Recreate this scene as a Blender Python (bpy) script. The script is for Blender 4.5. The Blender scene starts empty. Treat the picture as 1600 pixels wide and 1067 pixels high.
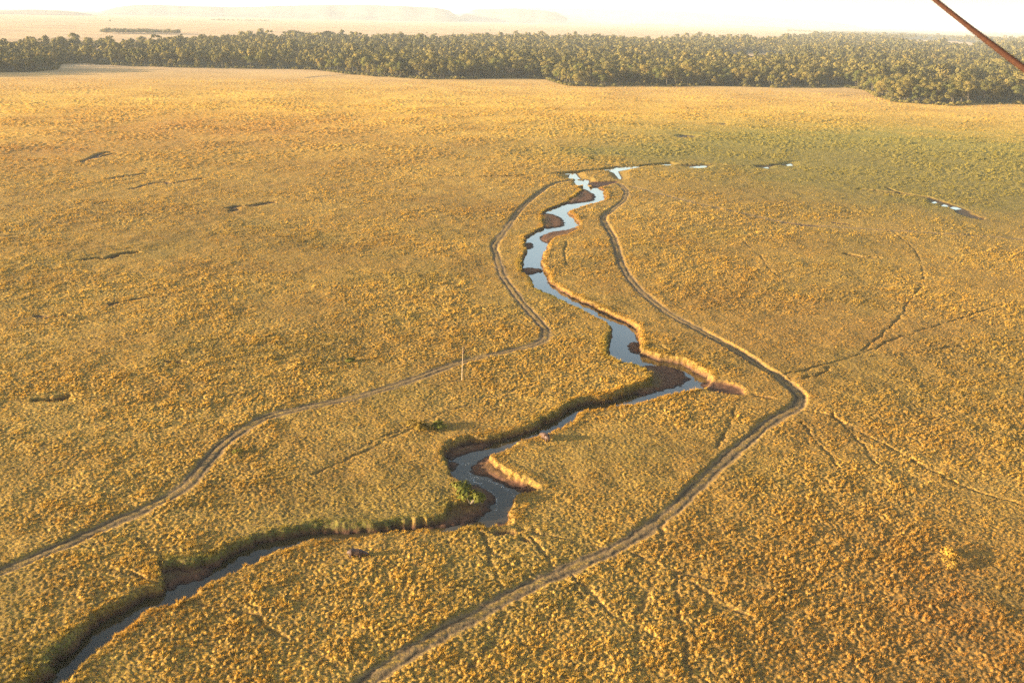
import bpy, math, random
import numpy as np
from mathutils import Matrix, Vector

rng = np.random.default_rng(11)
random.seed(5)
scene = bpy.context.scene
C = scene.collection

# ------------------------------------------------------------------ camera, sky, sun, exposure
H = 80.0                      # height of the balloon basket above the plain
PITCH = math.radians(17.95)
ROLL = math.radians(1.3)
FPX = 1570.0                  # focal length in pixels of the 1600 px wide photograph
cam_d = bpy.data.cameras.new('camera')
cam = bpy.data.objects.new('camera', cam_d)
C.objects.link(cam)
cam_d.sensor_width = 36.0
cam_d.lens = 36.0 * FPX / 1600.0
cam_d.clip_start = 0.1
cam_d.clip_end = 90000.0
cam_d.dof.use_dof = True
cam_d.dof.focus_distance = 400.0
cam_d.dof.aperture_fstop = 5.6
CM = Matrix.Rotation(math.radians(90) - PITCH, 3, 'X') @ Matrix.Rotation(ROLL, 3, 'Z')
cam.matrix_world = Matrix.Translation((0, 0, H)) @ CM.to_4x4()
scene.camera = cam
M3 = np.array(CM)

SUN_EL = math.radians(8.5)
SHADOW_AZ = math.radians(13.0)      # shadows run to the right and a little away from the camera
sdir = Vector((math.cos(SHADOW_AZ) * math.cos(SUN_EL), math.sin(SHADOW_AZ) * math.cos(SUN_EL), -math.sin(SUN_EL)))
sun_d = bpy.data.lights.new('sun', 'SUN')
sun_d.energy = 5.0
sun_d.angle = math.radians(0.5)
sun_d.color = (1.0, 0.805, 0.53)
sun = bpy.data.objects.new('sun', sun_d)
C.objects.link(sun)
sun.rotation_euler = sdir.to_track_quat('-Z', 'Y').to_euler()
sun.location = (-300, 0, 300)

world = bpy.data.worlds.new("World")
scene.world = world
world.use_nodes = True
wn = world.node_tree
wn.nodes.clear()
sky = wn.nodes.new('ShaderNodeTexSky')
sky.sky_type = 'NISHITA'
sky.sun_disc = False
sky.sun_elevation = SUN_EL
tosun = -sdir
sky.sun_rotation = math.atan2(tosun.x, tosun.y)
sky.air_density = 1.0
sky.dust_density = 2.4
bg = wn.nodes.new('ShaderNodeBackground')
bg.inputs['Strength'].default_value = 0.095
wo = wn.nodes.new('ShaderNodeOutputWorld')
wn.links.new(sky.outputs[0], bg.inputs['Color'])
wn.links.new(bg.outputs[0], wo.inputs['Surface'])
scene.view_settings.view_transform = 'Standard'
scene.view_settings.look = 'None'
scene.view_settings.exposure = 2.38
scene.view_settings.gamma = 1.0
scene.view_settings.use_curve_mapping = False
scene.cycles.max_bounces = 6
scene.cycles.diffuse_bounces = 2
scene.cycles.glossy_bounces = 3
scene.cycles.transmission_bounces = 3
scene.cycles.volume_bounces = 0
scene.cycles.use_denoising = False
scene.cycles.use_adaptive_sampling = False

# ------------------------------------------------------------------ helpers
def ray(u, v):
    d = np.stack([(np.asarray(u, float) - 800.0) / FPX, -(np.asarray(v, float) - 533.5) / FPX, -np.ones_like(np.asarray(u, float))], -1)
    return d @ M3.T

def at(pts, z=0.0):
    """photo pixels -> points on the level z"""
    p = np.asarray(pts, float)
    d = ray(p[..., 0], p[..., 1])
    t = (z - H) / np.minimum(d[..., 2], -1e-4)
    return (d * t[..., None])[..., :2]

def to_px(P):
    q = (np.asarray(P, float) - np.array([0, 0, H])) @ M3
    return np.stack([800 + FPX * q[..., 0] / -q[..., 2], 533.5 - FPX * q[..., 1] / -q[..., 2]], -1)

def hsh(ix, iy, seed):
    with np.errstate(over='ignore'):
        h = ix.astype(np.uint32) * np.uint32(374761393) + iy.astype(np.uint32) * np.uint32(668265263) + np.uint32((seed * 362437 + 77) & 0xffffffff)
        h = (h ^ (h >> np.uint32(13))) * np.uint32(1274126177)
        h = (h ^ (h >> np.uint32(16))) * np.uint32(2246822519)
        h = h ^ (h >> np.uint32(15))
    return (h & np.uint32(0xffffff)).astype(np.float32) / np.float32(0xffffff)

def vnoise(x, y, seed=0):
    fx, fy = np.floor(x), np.floor(y)
    ix, iy = fx.astype(np.int64), fy.astype(np.int64)
    tx, ty = (x - fx).astype(np.float32), (y - fy).astype(np.float32)
    tx = tx * tx * (3 - 2 * tx)
    ty = ty * ty * (3 - 2 * ty)
    a, b = hsh(ix, iy, seed), hsh(ix + 1, iy, seed)
    c, d = hsh(ix, iy + 1, seed), hsh(ix + 1, iy + 1, seed)
    return (a + (b - a) * tx) * (1 - ty) + (c + (d - c) * tx) * ty

def fbm(x, y, seed=0, octs=3):
    s, a, t = 0, 1.0, 0
    for k in range(octs):
        s = s + a * vnoise(x * 2.03 ** k + 17.3 * k, y * 2.03 ** k - 9.1 * k, seed + k)
        t += a
        a *= 0.5
    return s / t

def worley(x, y, seed=0):
    fx, fy = np.floor(x).astype(np.int64), np.floor(y).astype(np.int64)
    best = np.full(x.shape, 9.0, np.float32)
    idv = np.zeros(x.shape, np.float32)
    for i in (-1, 0, 1):
        for j in (-1, 0, 1):
            cx, cy = fx + i, fy + j
            px = cx + hsh(cx, cy, seed)
            py = cy + hsh(cx, cy, seed + 1)
            d = ((px - x) ** 2 + (py - y) ** 2).astype(np.float32)
            m = d < best
            best[m] = d[m]
            idv[m] = hsh(cx[m], cy[m], seed + 2)
    return np.sqrt(best), idv

def sstep(a, b, x):
    t = np.clip((x - a) / (b - a), 0, 1)
    return t * t * (3 - 2 * t)

def chaikin(p, n=2, closed=False):
    p = np.asarray(p, float)
    for _ in range(n):
        if closed:
            q = np.roll(p, -1, 0)
            p = np.stack([p * .75 + q * .25, p * .25 + q * .75], 1).reshape(-1, 2)
        else:
            a, b = p[:-1], p[1:]
            m = np.stack([a * .75 + b * .25, a * .25 + b * .75], 1).reshape(-1, 2)
            p = np.concatenate([p[:1], m, p[-1:]])
    return p

def line_dist(X, Y, line, reach, closed=False):
    """distance to a polyline (reach where farther) and the side"""
    out = np.full(X.shape, reach, np.float32)
    side = np.zeros(X.shape, np.float32)
    pts = np.asarray(line, float)
    lo, hi = pts.min(0) - reach, pts.max(0) + reach
    idx = np.nonzero((X > lo[0]) & (X < hi[0]) & (Y > lo[1]) & (Y < hi[1]))[0]
    if not len(idx):
        return out, side
    xs, ys = X[idx], Y[idx]
    n = len(pts) if closed else len(pts) - 1
    o, sd = out[idx], side[idx]
    for k in range(n):
        a, b = pts[k], pts[(k + 1) % len(pts)]
        l2, h2 = np.minimum(a, b) - reach, np.maximum(a, b) + reach
        m = np.nonzero((xs > l2[0]) & (xs < h2[0]) & (ys > l2[1]) & (ys < h2[1]))[0]
        if not len(m):
            continue
        d = b - a
        L2 = max(d @ d, 1e-9)
        px, py = xs[m] - a[0], ys[m] - a[1]
        t = np.clip((px * d[0] + py * d[1]) / L2, 0, 1)
        ds = np.hypot(px - t * d[0], py - t * d[1]).astype(np.float32)
        better = ds < o[m]
        mm = m[better]
        o[mm] = ds[better]
        sd[mm] = np.sign(d[0] * py[better] - d[1] * px[better])
    out[idx], side[idx] = o, sd
    return out, side

def inside(X, Y, poly):
    res = np.zeros(X.shape, bool)
    pts = np.asarray(poly, float)
    lo, hi = pts.min(0), pts.max(0)
    idx = np.nonzero((X > lo[0]) & (X < hi[0]) & (Y > lo[1]) & (Y < hi[1]))[0]
    xs, ys = X[idx], Y[idx]
    r = np.zeros(xs.shape, bool)
    for k in range(len(pts)):
        a, b = pts[k], pts[(k + 1) % len(pts)]
        if a[1] == b[1]:
            continue
        c = (a[1] > ys) != (b[1] > ys)
        r ^= c & (xs < (b[0] - a[0]) * (ys - a[1]) / (b[1] - a[1]) + a[0])
    res[idx] = r
    return res

def poly_sd(X, Y, poly, reach):
    d, _ = line_dist(X, Y, poly, reach, True)
    i = inside(X, Y, poly)
    return np.where(i, -d, d)

def mesh_np(name, V, F, mat, attrs=None, smooth=False, parent=None, normals=None):
    """one mesh object from vertex and face arrays (all faces the same size)"""
    V = np.ascontiguousarray(V, np.float32).reshape(-1, 3)
    F = np.ascontiguousarray(F, np.int32)
    me = bpy.data.meshes.new(name)
    nf, k = F.shape
    me.vertices.add(len(V))
    me.vertices.foreach_set('co', V.ravel())
    me.loops.add(nf * k)
    me.loops.foreach_set('vertex_index', F.ravel())
    me.polygons.add(nf)
    me.polygons.foreach_set('loop_start', np.arange(0, nf * k, k, dtype=np.int32))
    me.update(calc_edges=True)
    me.polygons.foreach_set('use_smooth', np.full(nf, smooth, bool))
    for nm, dom, arr in attrs or ():
        at_ = me.attributes.new(nm, 'FLOAT_COLOR', dom)
        at_.data.foreach_set('color', np.ascontiguousarray(arr, np.float32).ravel())
    if normals is not None:
        me.polygons.foreach_set('use_smooth', np.ones(nf, bool))
        me.normals_split_custom_set_from_vertices(np.ascontiguousarray(normals, np.float32))
    me.materials.append(mat)
    o = bpy.data.objects.new(name, me)
    C.objects.link(o)
    if parent:
        o.parent = parent
    return o

def tag(o, label=None, cat=None, group=None, kind=None):
    if label: o['label'] = label
    if cat: o['category'] = cat
    if group: o['group'] = group
    if kind: o['kind'] = kind
    return o

def empty(name, loc, rz=0.0, s=1.0):
    o = bpy.data.objects.new(name, None)
    C.objects.link(o)
    o.location = loc
    o.rotation_euler = (0, 0, rz)
    o.scale = (s, s, s)
    o.empty_display_size = 0.5
    return o

# ------------------------------------------------------------------ materials
class NT:
    def __init__(self, name):
        self.m = bpy.data.materials.new(name)
        self.m.use_nodes = True
        self.t = self.m.node_tree
        self.t.nodes.clear()
    def n(self, typ, **kw):
        nd = self.t.nodes.new(typ)
        for k, v in kw.items():
            if k.startswith('i_'):
                nd.inputs[k[2:].replace('_', ' ')].default_value = v
            else:
                setattr(nd, k, v)
        return nd
    def l(self, a, b):
        self.t.links.new(a, b)
    def noise(self, vec, scale, detail=3.0, rough=0.55):
        nd = self.n('ShaderNodeTexNoise')
        nd.inputs['Scale'].default_value = scale
        nd.inputs['Detail'].default_value = detail
        nd.inputs['Roughness'].default_value = rough
        self.l(vec, nd.inputs['Vector'])
        return nd.outputs['Fac']
    def ramp(self, fac, stops):
        r = self.n('ShaderNodeValToRGB')
        el = r.color_ramp.elements
        while len(el) < len(stops):
            el.new(0.5)
        for e, (p, c) in zip(el, stops):
            e.position = p
            e.color = (*c, 1) if len(c) == 3 else c
        self.l(fac, r.inputs['Fac'])
        return r.outputs['Color']
    def mix(self, fac, a, b, mode='MIX'):
        m = self.n('ShaderNodeMix', data_type='RGBA', blend_type=mode)
        for s, v in ((0, fac), (6, a), (7, b)):
            if hasattr(v, 'links'):
                self.l(v, m.inputs[s])
            else:
                m.inputs[s].default_value = v if s == 0 else (*v, 1)
        return m.outputs[2]
    def math(self, op, a, b=0.0, clamp=False):
        m = self.n('ShaderNodeMath', operation=op, use_clamp=clamp)
        for s, v in ((0, a), (1, b)):
            if hasattr(v, 'links'):
                self.l(v, m.inputs[s])
            else:
                m.inputs[s].default_value = v
        return m.outputs[0]
    def out(self, sh):
        o = self.n('ShaderNodeOutputMaterial')
        self.l(sh, o.inputs['Surface'])
        return self.m

def straw(t, pos, green, brown, jit=None):
    """dry grass colour shared by the turf and the tufts"""
    n1 = t.noise(pos, 0.045, 4, 0.6)
    n2 = t.noise(pos, 0.55, 3, 0.6)
    c = t.ramp(n1, [(0.36, STRAW[0]), (0.5, STRAW[1]), (0.64, STRAW[2])])
    c2 = t.ramp(n2, [(0.30, STRAW[3]), (0.52, STRAW[1]), (0.72, STRAW[4])])
    c = t.mix(0.5, c, c2)
    n3 = t.noise(pos, 0.013, 4, 0.6)
    c = t.mix(1.0, c, t.ramp(n3, [(0.34, (0.80, 0.77, 0.76)), (0.5, (1.0, 1.0, 1.0)), (0.66, (1.14, 1.16, 1.2))]), 'MULTIPLY')
    c = t.mix(brown, c, STRAW_BROWN)
    c = t.mix(green, c, STRAW_GREEN)
    if jit is not None:
        c = t.mix(1.0, c, t.ramp(jit, [(0.0, (0.62, 0.60, 0.52)), (0.5, (1.0, 1.0, 1.0)), (1.0, (1.25, 1.2, 1.15))]), 'MULTIPLY')
    return c

STRAW = [(0.39, 0.208, 0.032), (0.485, 0.280, 0.044), (0.51, 0.32, 0.064), (0.37, 0.183, 0.026), (0.575, 0.38, 0.088)]
STRAW_BROWN = (0.35, 0.164, 0.032)
STRAW_GREEN = (0.165, 0.160, 0.034)

def ground_material():
    t = NT('savanna_turf')
    pos = t.n('ShaderNodeNewGeometry').outputs['Position']
    a = t.n('ShaderNodeAttribute', attribute_name='mask')
    sep = t.n('ShaderNodeSeparateColor')
    t.l(a.outputs['Color'], sep.inputs['Color'])
    path, mud, green = sep.outputs[0], sep.outputs[1], sep.outputs[2]
    brown = a.outputs['Alpha']
    b = t.n('ShaderNodeAttribute', attribute_name='far')
    sep2 = t.n('ShaderNodeSeparateColor')
    t.l(b.outputs['Color'], sep2.inputs['Color'])
    plain, wood, wet_shade = sep2.outputs[0], sep2.outputs[1], sep2.outputs[2]
    gc = straw(t, pos, green, brown)
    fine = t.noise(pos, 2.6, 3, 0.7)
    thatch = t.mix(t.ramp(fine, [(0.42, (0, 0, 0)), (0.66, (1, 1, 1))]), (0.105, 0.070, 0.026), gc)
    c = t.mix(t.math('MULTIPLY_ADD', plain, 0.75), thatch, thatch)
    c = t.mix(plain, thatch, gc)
    earth = t.ramp(t.noise(pos, 1.4, 4, 0.65), [(0.3, (0.135, 0.088, 0.045)), (0.55, (0.21, 0.14, 0.07)), (0.75, (0.30, 0.20, 0.09))])
    earth = t.mix(1.0, earth, t.ramp(path, [(0.40, (0.98, 0.96, 0.92)), (0.9, (0.46, 0.47, 0.50))]), 'MULTIPLY')
    c = t.mix(t.math('MULTIPLY', t.math('SUBTRACT', path, 0.08), 2.0, True), c, earth)
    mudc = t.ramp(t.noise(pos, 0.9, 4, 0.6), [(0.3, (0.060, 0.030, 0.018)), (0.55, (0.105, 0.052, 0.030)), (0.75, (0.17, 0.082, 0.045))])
    mudc = t.mix(wet_shade, mudc, (0.028, 0.016, 0.011))  # wet mud by the water, and shade painted into the clefts
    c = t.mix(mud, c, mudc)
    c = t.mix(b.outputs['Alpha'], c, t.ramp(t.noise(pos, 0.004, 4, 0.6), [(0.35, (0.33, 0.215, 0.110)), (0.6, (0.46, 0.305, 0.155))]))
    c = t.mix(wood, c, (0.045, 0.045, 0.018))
    bs = t.n('ShaderNodeBsdfPrincipled')
    bs.inputs['Specular IOR Level'].default_value = 0.1
    t.l(c, bs.inputs['Base Color'])
    t.l(t.ramp(wet_shade, [(0.0, (0.95,) * 3), (1.0, (0.55,) * 3)]), bs.inputs['Roughness'])
    bump = t.n('ShaderNodeBump')
    bump.inputs['Strength'].default_value = 0.6
    bump.inputs['Distance'].default_value = 0.15
    t.l(t.noise(pos, 3.5, 3, 0.6), bump.inputs['Height'])
    t.l(bump.outputs[0], bs.inputs['Normal'])
    return t.out(bs.outputs[0])

def blade_material():
    t = NT('dry_grass')
    pos = t.n('ShaderNodeNewGeometry').outputs['Position']
    a = t.n('ShaderNodeAttribute', attribute_name='tone')
    sep = t.n('ShaderNodeSeparateColor')
    t.l(a.outputs['Color'], sep.inputs['Color'])
    c = straw(t, pos, sep.outputs[1], sep.outputs[2], sep.outputs[0])
    d = t.n('ShaderNodeBsdfDiffuse')
    tr = t.n('ShaderNodeBsdfTranslucent')
    t.l(c, d.inputs['Color'])
    t.l(c, tr.inputs['Color'])
    m = t.n('ShaderNodeMixShader')
    m.inputs[0].default_value = 0.22
    t.l(d.outputs[0], m.inputs[1])
    t.l(tr.outputs[0], m.inputs[2])
    return t.out(m.outputs[0])

def leaf_material(name, cols, per_tree=False):
    t = NT(name)
    pos = t.n('ShaderNodeNewGeometry').outputs['Position']
    n = t.noise(pos, 0.11, 2, 0.5)
    c = t.ramp(n, [(0.32, cols[0]), (0.5, cols[1]), (0.68, cols[2])])
    n2 = t.noise(pos, 0.9, 2, 0.6)
    c = t.mix(1.0, c, t.ramp(n2, [(0.3, (0.72, 0.74, 0.70)), (0.7, (1.25, 1.22, 1.2))]), 'MULTIPLY')
    if per_tree:
        a = t.n('ShaderNodeAttribute', attribute_name='tree_tone')
        sp = t.n('ShaderNodeSeparateColor')
        t.l(a.outputs['Color'], sp.inputs['Color'])
        own = sp.outputs[0]
    else:
        own = t.n('ShaderNodeObjectInfo').outputs['Random']
    c = t.mix(1.0, c, t.ramp(own, [(0.0, (0.62, 0.68, 0.68)), (0.5, (0.97, 0.97, 0.97)), (1.0, (1.35, 1.24, 1.14))]), 'MULTIPLY')
    d = t.n('ShaderNodeBsdfDiffuse')
    tr = t.n('ShaderNodeBsdfTranslucent')
    t.l(c, d.inputs['Color'])
    t.l(c, tr.inputs['Color'])
    m = t.n('ShaderNodeMixShader')
    m.inputs[0].default_value = 0.13
    t.l(d.outputs[0], m.inputs[1])
    t.l(tr.outputs[0], m.inputs[2])
    return t.out(m.outputs[0])

def plain_material(name, c1, c2, scale=3.0, rough=0.85, spec=0.2):
    t = NT(name)
    co = t.n('ShaderNodeTexCoord').outputs['Object']
    c = t.ramp(t.noise(co, scale, 4, 0.6), [(0.35, c1), (0.65, c2)])
    bs = t.n('ShaderNodeBsdfPrincipled')
    bs.inputs['Roughness'].default_value = rough
    bs.inputs['Specular IOR Level'].default_value = spec
    t.l(c, bs.inputs['Base Color'])
    return t.out(bs.outputs[0])

def water_material():
    t = NT('river_water')
    pos = t.n('ShaderNodeNewGeometry').outputs['Position']
    bs = t.n('ShaderNodeBsdfPrincipled')
    c = t.ramp(t.noise(pos, 0.12, 3, 0.5), [(0.35, (0.034, 0.025, 0.011)), (0.65, (0.060, 0.044, 0.020))])
    t.l(c, bs.inputs['Base Color'])
    bs.inputs['Roughness'].default_value = 0.06
    bs.inputs['IOR'].default_value = 1.33
    # extra coat added upstream to brighten the sky reflection; the near stretch has none
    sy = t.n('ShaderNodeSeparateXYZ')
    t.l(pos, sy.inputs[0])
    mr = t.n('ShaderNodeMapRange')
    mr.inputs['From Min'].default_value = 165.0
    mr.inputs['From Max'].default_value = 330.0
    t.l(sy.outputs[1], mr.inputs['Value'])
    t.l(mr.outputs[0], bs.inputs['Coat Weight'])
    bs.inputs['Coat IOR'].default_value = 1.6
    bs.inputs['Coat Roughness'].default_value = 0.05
    bump = t.n('ShaderNodeBump')
    bump.inputs['Strength'].default_value = 0.10
    bump.inputs['Distance'].default_value = 0.05
    t.l(t.noise(pos, 2.2, 3, 0.6), bump.inputs['Height'])
    t.l(bump.outputs[0], bs.inputs['Normal'])
    return t.out(bs.outputs[0])

M_ground = ground_material()
M_blade = blade_material()
M_leaf = leaf_material('olive_leaves', [(0.086, 0.078, 0.024), (0.122, 0.103, 0.031), (0.160, 0.126, 0.041)])
M_wood = leaf_material('forest_leaves', [(0.084, 0.077, 0.024), (0.116, 0.100, 0.031), (0.152, 0.122, 0.040)], True)
M_leaf_dark = leaf_material('dark_leaves', [(0.070, 0.080, 0.024), (0.100, 0.100, 0.030), (0.14, 0.125, 0.038)])
M_leaf_gold = leaf_material('yellowing_leaves', [(0.105, 0.088, 0.027), (0.135, 0.108, 0.032), (0.165, 0.126, 0.040)])
M_leaf_pale = leaf_material('pale_dry_leaves', [(0.20, 0.145, 0.080), (0.26, 0.19, 0.11), (0.30, 0.22, 0.13)])
M_shrub = leaf_material('shrub_leaves', [(0.07, 0.08, 0.018), (0.11, 0.11, 0.024), (0.16, 0.14, 0.032)])
M_shrub_straw = leaf_material('straw_shrub', [(0.21, 0.125, 0.025), (0.28, 0.17, 0.034), (0.33, 0.205, 0.046)])
M_bark = plain_material('bark', (0.055, 0.044, 0.030), (0.12, 0.095, 0.065), 1.5)
M_hide = plain_material('hippo_hide', (0.050, 0.028, 0.020), (0.090, 0.050, 0.034), 2.5, 0.6, 0.3)
M_pole = plain_material('weathered_wood', (0.30, 0.215, 0.125), (0.42, 0.31, 0.19), 4.0)
M_knob = plain_material('dark_wood', (0.04, 0.028, 0.02), (0.08, 0.05, 0.035), 4.0)
M_rope = plain_material('rope_fibre', (0.026, 0.009, 0.005), (0.046, 0.017, 0.007), 60.0, 0.8)
M_hill = plain_material('hill_slope', (0.13, 0.105, 0.085), (0.24, 0.18, 0.13), 0.003, 0.95, 0.0)
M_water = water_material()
M_foam = plain_material('foam', (0.7, 0.7, 0.66), (0.85, 0.85, 0.82), 4.0)

# ------------------------------------------------------------------ traced layout (photo pixels on the level ground)
def P5(l): return [(700 + u / 2.6667, 230 + v / 2.6667) for u, v in l]
def P6(l): return [(700 + u / 2.6667, 460 + v / 2.6667) for u, v in l]
def P8(l): return [(600 + u / 3.138, 560 + v / 3.138) for u, v in l]
def P7(l): return [(0 + u / 2.2857, 760 + v / 2.2857) for u, v in l]
def PT(l): return [(880 + u / 8, 225 + v / 8) for u, v in l]

def wl(x, y):
    """water level: the stream falls towards the camera"""
    r = np.hypot(x, y)
    return -1.55 + 0.95 * sstep(230, 470, r)

def on_water(pts):
    w = at(pts, -1.0)
    for _ in range(3):
        z = wl(w[:, 0], w[:, 1])
        p = np.asarray(pts, float)
        d = ray(p[:, 0], p[:, 1])
        w = (d * ((z - H) / d[:, 2])[:, None])[:, :2]
    return w

def near_edge(pts, bw=1.5):
    w = at(pts, 0.35)
    r = np.hypot(w[:, 0], w[:, 1])[:, None]
    bw = bw + .9 * (r < 200)
    return w * (1 + bw / r)

far_side = (PT([(150, 555), (262, 545), (250, 600), (60, 745)]) +
            P5([(440, 258), (405, 270), (400, 300), (408, 335), (380, 352), (318, 385), (335, 410), (318, 470), (306, 518), (350, 540), (372, 590), (440, 612)]) +
            P6([(450, 2), (500, 27), (560, 52), (610, 87), (660, 107), (690, 132), (690, 170), (664, 232), (680, 258), (740, 282), (810, 292), (862, 330), (858, 385),
                (760, 430), (640, 455), (560, 465), (490, 490), (470, 510), (400, 555), (330, 585), (240, 605), (130, 630)]) +
            P8([(420, 420), (300, 462), (318, 530), (350, 577), (410, 622), (455, 680), (445, 735), (340, 750), (325, 792), (290, 812), (200, 830), (120, 842)]) +
            P7([(1360, 162), (1250, 167), (1100, 172), (1040, 192), (950, 202), (900, 227), (830, 257), (790, 290), (725, 300), (690, 295), (560, 305), (590, 350), (590, 385), (560, 400), (480, 420), (460, 447),
                (400, 482), (330, 527), (280, 572), (240, 612), (190, 662), (150, 702), (60, 790), (-60, 900)]))
near_side = (PT([(300, 545), (450, 558), (492, 600), (514, 650), (502, 695), (400, 725)]) +
             P5([(480, 268), (522, 292), (545, 335), (500, 358), (430, 378), (407, 398), (412, 420), (388, 450), (382, 505), (412, 545), (412, 568), (440, 588), (500, 618), (560, 655)]) +
             P6([(510, 8), (560, 36), (620, 66), (680, 96), (740, 126), (778, 142), (775, 180), (790, 215), (802, 255), (850, 270), (930, 284), (1000, 305), (1045, 333), (1090, 358), (1070, 385),
                 (1000, 392), (960, 412), (840, 441), (700, 466), (560, 490), (520, 520), (480, 546), (400, 587), (330, 612), (260, 637), (190, 676)]) +
             P8([(490, 505), (545, 562), (620, 612), (690, 640), (735, 655), (645, 668), (628, 700), (620, 750), (612, 800), (600, 830), (505, 838), (420, 828), (340, 862), (240, 850), (150, 855)]) +
             P7([(1300, 180), (1180, 192), (1080, 211), (1000, 236), (920, 251), (860, 291), (820, 321), (760, 346), (704, 376), (695, 410), (640, 432), (580, 441), (510, 466), (480, 491), (430, 511), (390, 551),
                 (370, 581), (330, 611), (300, 651), (260, 691), (180, 780), (60, 890)]))

def bank_points(pts, right_hand):
    """banks that face the camera show their foot at the water; banks that turn their back show their top edge"""
    foot, top = on_water(pts), near_edge(pts)
    d = np.gradient(at(pts, 0), axis=0)
    n = np.stack([d[:, 1], -d[:, 0]], -1) if right_hand else np.stack([-d[:, 1], d[:, 0]], -1)
    n /= np.linalg.norm(n, axis=1)[:, None] + 1e-9
    c = -foot / np.linalg.norm(foot, axis=1)[:, None]
    k = sstep(-.05, .35, (n * c).sum(1))[:, None]
    return foot * (1 - k) + top * k

far_w, near_w = bank_points(far_side, True), bank_points(near_side, False)
CHANNEL = chaikin(np.concatenate([far_w, near_w[::-1]]), 2, True)

BARS = [PT([(225, 560), (345, 600), (405, 645), (400, 700), (330, 728), (100, 752), (20, 752), (150, 660), (230, 620)]),
        P5([(395, 276), (465, 284), (495, 322), (480, 334), (400, 342), (375, 310)]),
        P5([(375, 385), (400, 362), (440, 352), (560, 334), (545, 365), (440, 392), (412, 400)]),
        P5([(328, 398), (352, 402), (358, 414), (340, 424), (325, 420)]),
        P5([(306, 512), (345, 500), (385, 512), (370, 530), (335, 532)]),
        P6([(742, 208), (770, 200), (800, 225), (800, 245), (765, 240), (745, 225)]),
        P6([(800, 290), (930, 300), (980, 320), (1015, 355), (970, 385), (900, 402), (780, 425), (800, 350)]),
        P8([(495, 500), (440, 518), (412, 548), (430, 573), (490, 578), (560, 596), (640, 628), (700, 655), (720, 630), (600, 540), (540, 490)]),
        P8([(410, 622), (480, 632), (528, 657), (546, 692), (538, 740), (490, 788), (430, 804), (300, 818), (220, 820), (250, 740), (380, 700), (390, 640)]),
        P8([(318, 528), (350, 515), (380, 517), (360, 532), (330, 540)]),
        P8([(310, 455), (420, 425), (520, 425), (480, 450), (400, 470), (330, 488)]),
        P8([(505, 832), (560, 815), (620, 815), (640, 830), (600, 845), (520, 850)]),
        P7([(560, 303), (690, 293), (740, 290), (725, 328), (660, 350), (590, 366), (540, 330)]),
        P6([(1060, 384), (1085, 368), (1110, 372), (1100, 392)])]
BARS = [chaikin(on_water(b), 2, True) for b in BARS]

# bare red-brown slopes leading down to the water: (polygon, depth)
SCARS = [(P6([(1060, 378), (1085, 360), (1110, 356), (1180, 366), (1235, 390), (1262, 420), (1180, 425), (1080, 405)]), 0.5),
         (P6([(1250, 412), (1330, 430), (1385, 445), (1300, 440)]), 0.8),
         (PT([(300, 500), (340, 465), (450, 470), (690, 455), (700, 480), (600, 505), (470, 545), (380, 550)]), 0.45),
         (P8([(520, 850), (640, 835), (720, 850), (660, 862), (560, 870)]), 0.9),
         (P8([(640, 880), (700, 870), (740, 905), (690, 905)]), 0.8)]
SCARS = [(chaikin(at(p, 0), 2, True), d) for p, d in SCARS]

# open pools and clefts upstream: polygons on the water level
POOLS = [PT([(66, 437), (80, 400), (100, 370), (150, 370), (170, 400), (208, 442)]),
         PT([(238, 522), (255, 480), (272, 450), (312, 452), (318, 480), (298, 515)]),
         PT([(165, 490), (185, 488), (215, 515), (200, 522), (180, 510)]),
         PT([(575, 340), (640, 318), (740, 296), (920, 284), (900, 300), (780, 325), (680, 345), (720, 430), (710, 445), (690, 432), (640, 365)]),
         PT([(1280, 258), (1345, 255), (1345, 268), (1285, 270)]),
         [(1076, 262), (1088, 260), (1103, 259), (1104, 262), (1088, 263)],
         [(1192, 263), (1200, 261), (1201, 264)],
         [(1229, 258), (1236, 256), (1238, 259), (1231, 260)],
         [(1060, 214), (1068, 211.5), (1084, 213), (1080, 216), (1066, 215.5)],
         [(1124, 194.5), (1132, 193.5), (1132, 195.5)],
         [(1456, 317), (1461, 315), (1464, 317), (1459, 318)],
         [(1471, 322), (1476, 319.5), (1482, 323), (1475, 323)],
         [(1485, 325), (1491, 323), (1502, 327), (1492, 328)]]
POOLS = [on_water(p) for p in POOLS]
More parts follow.
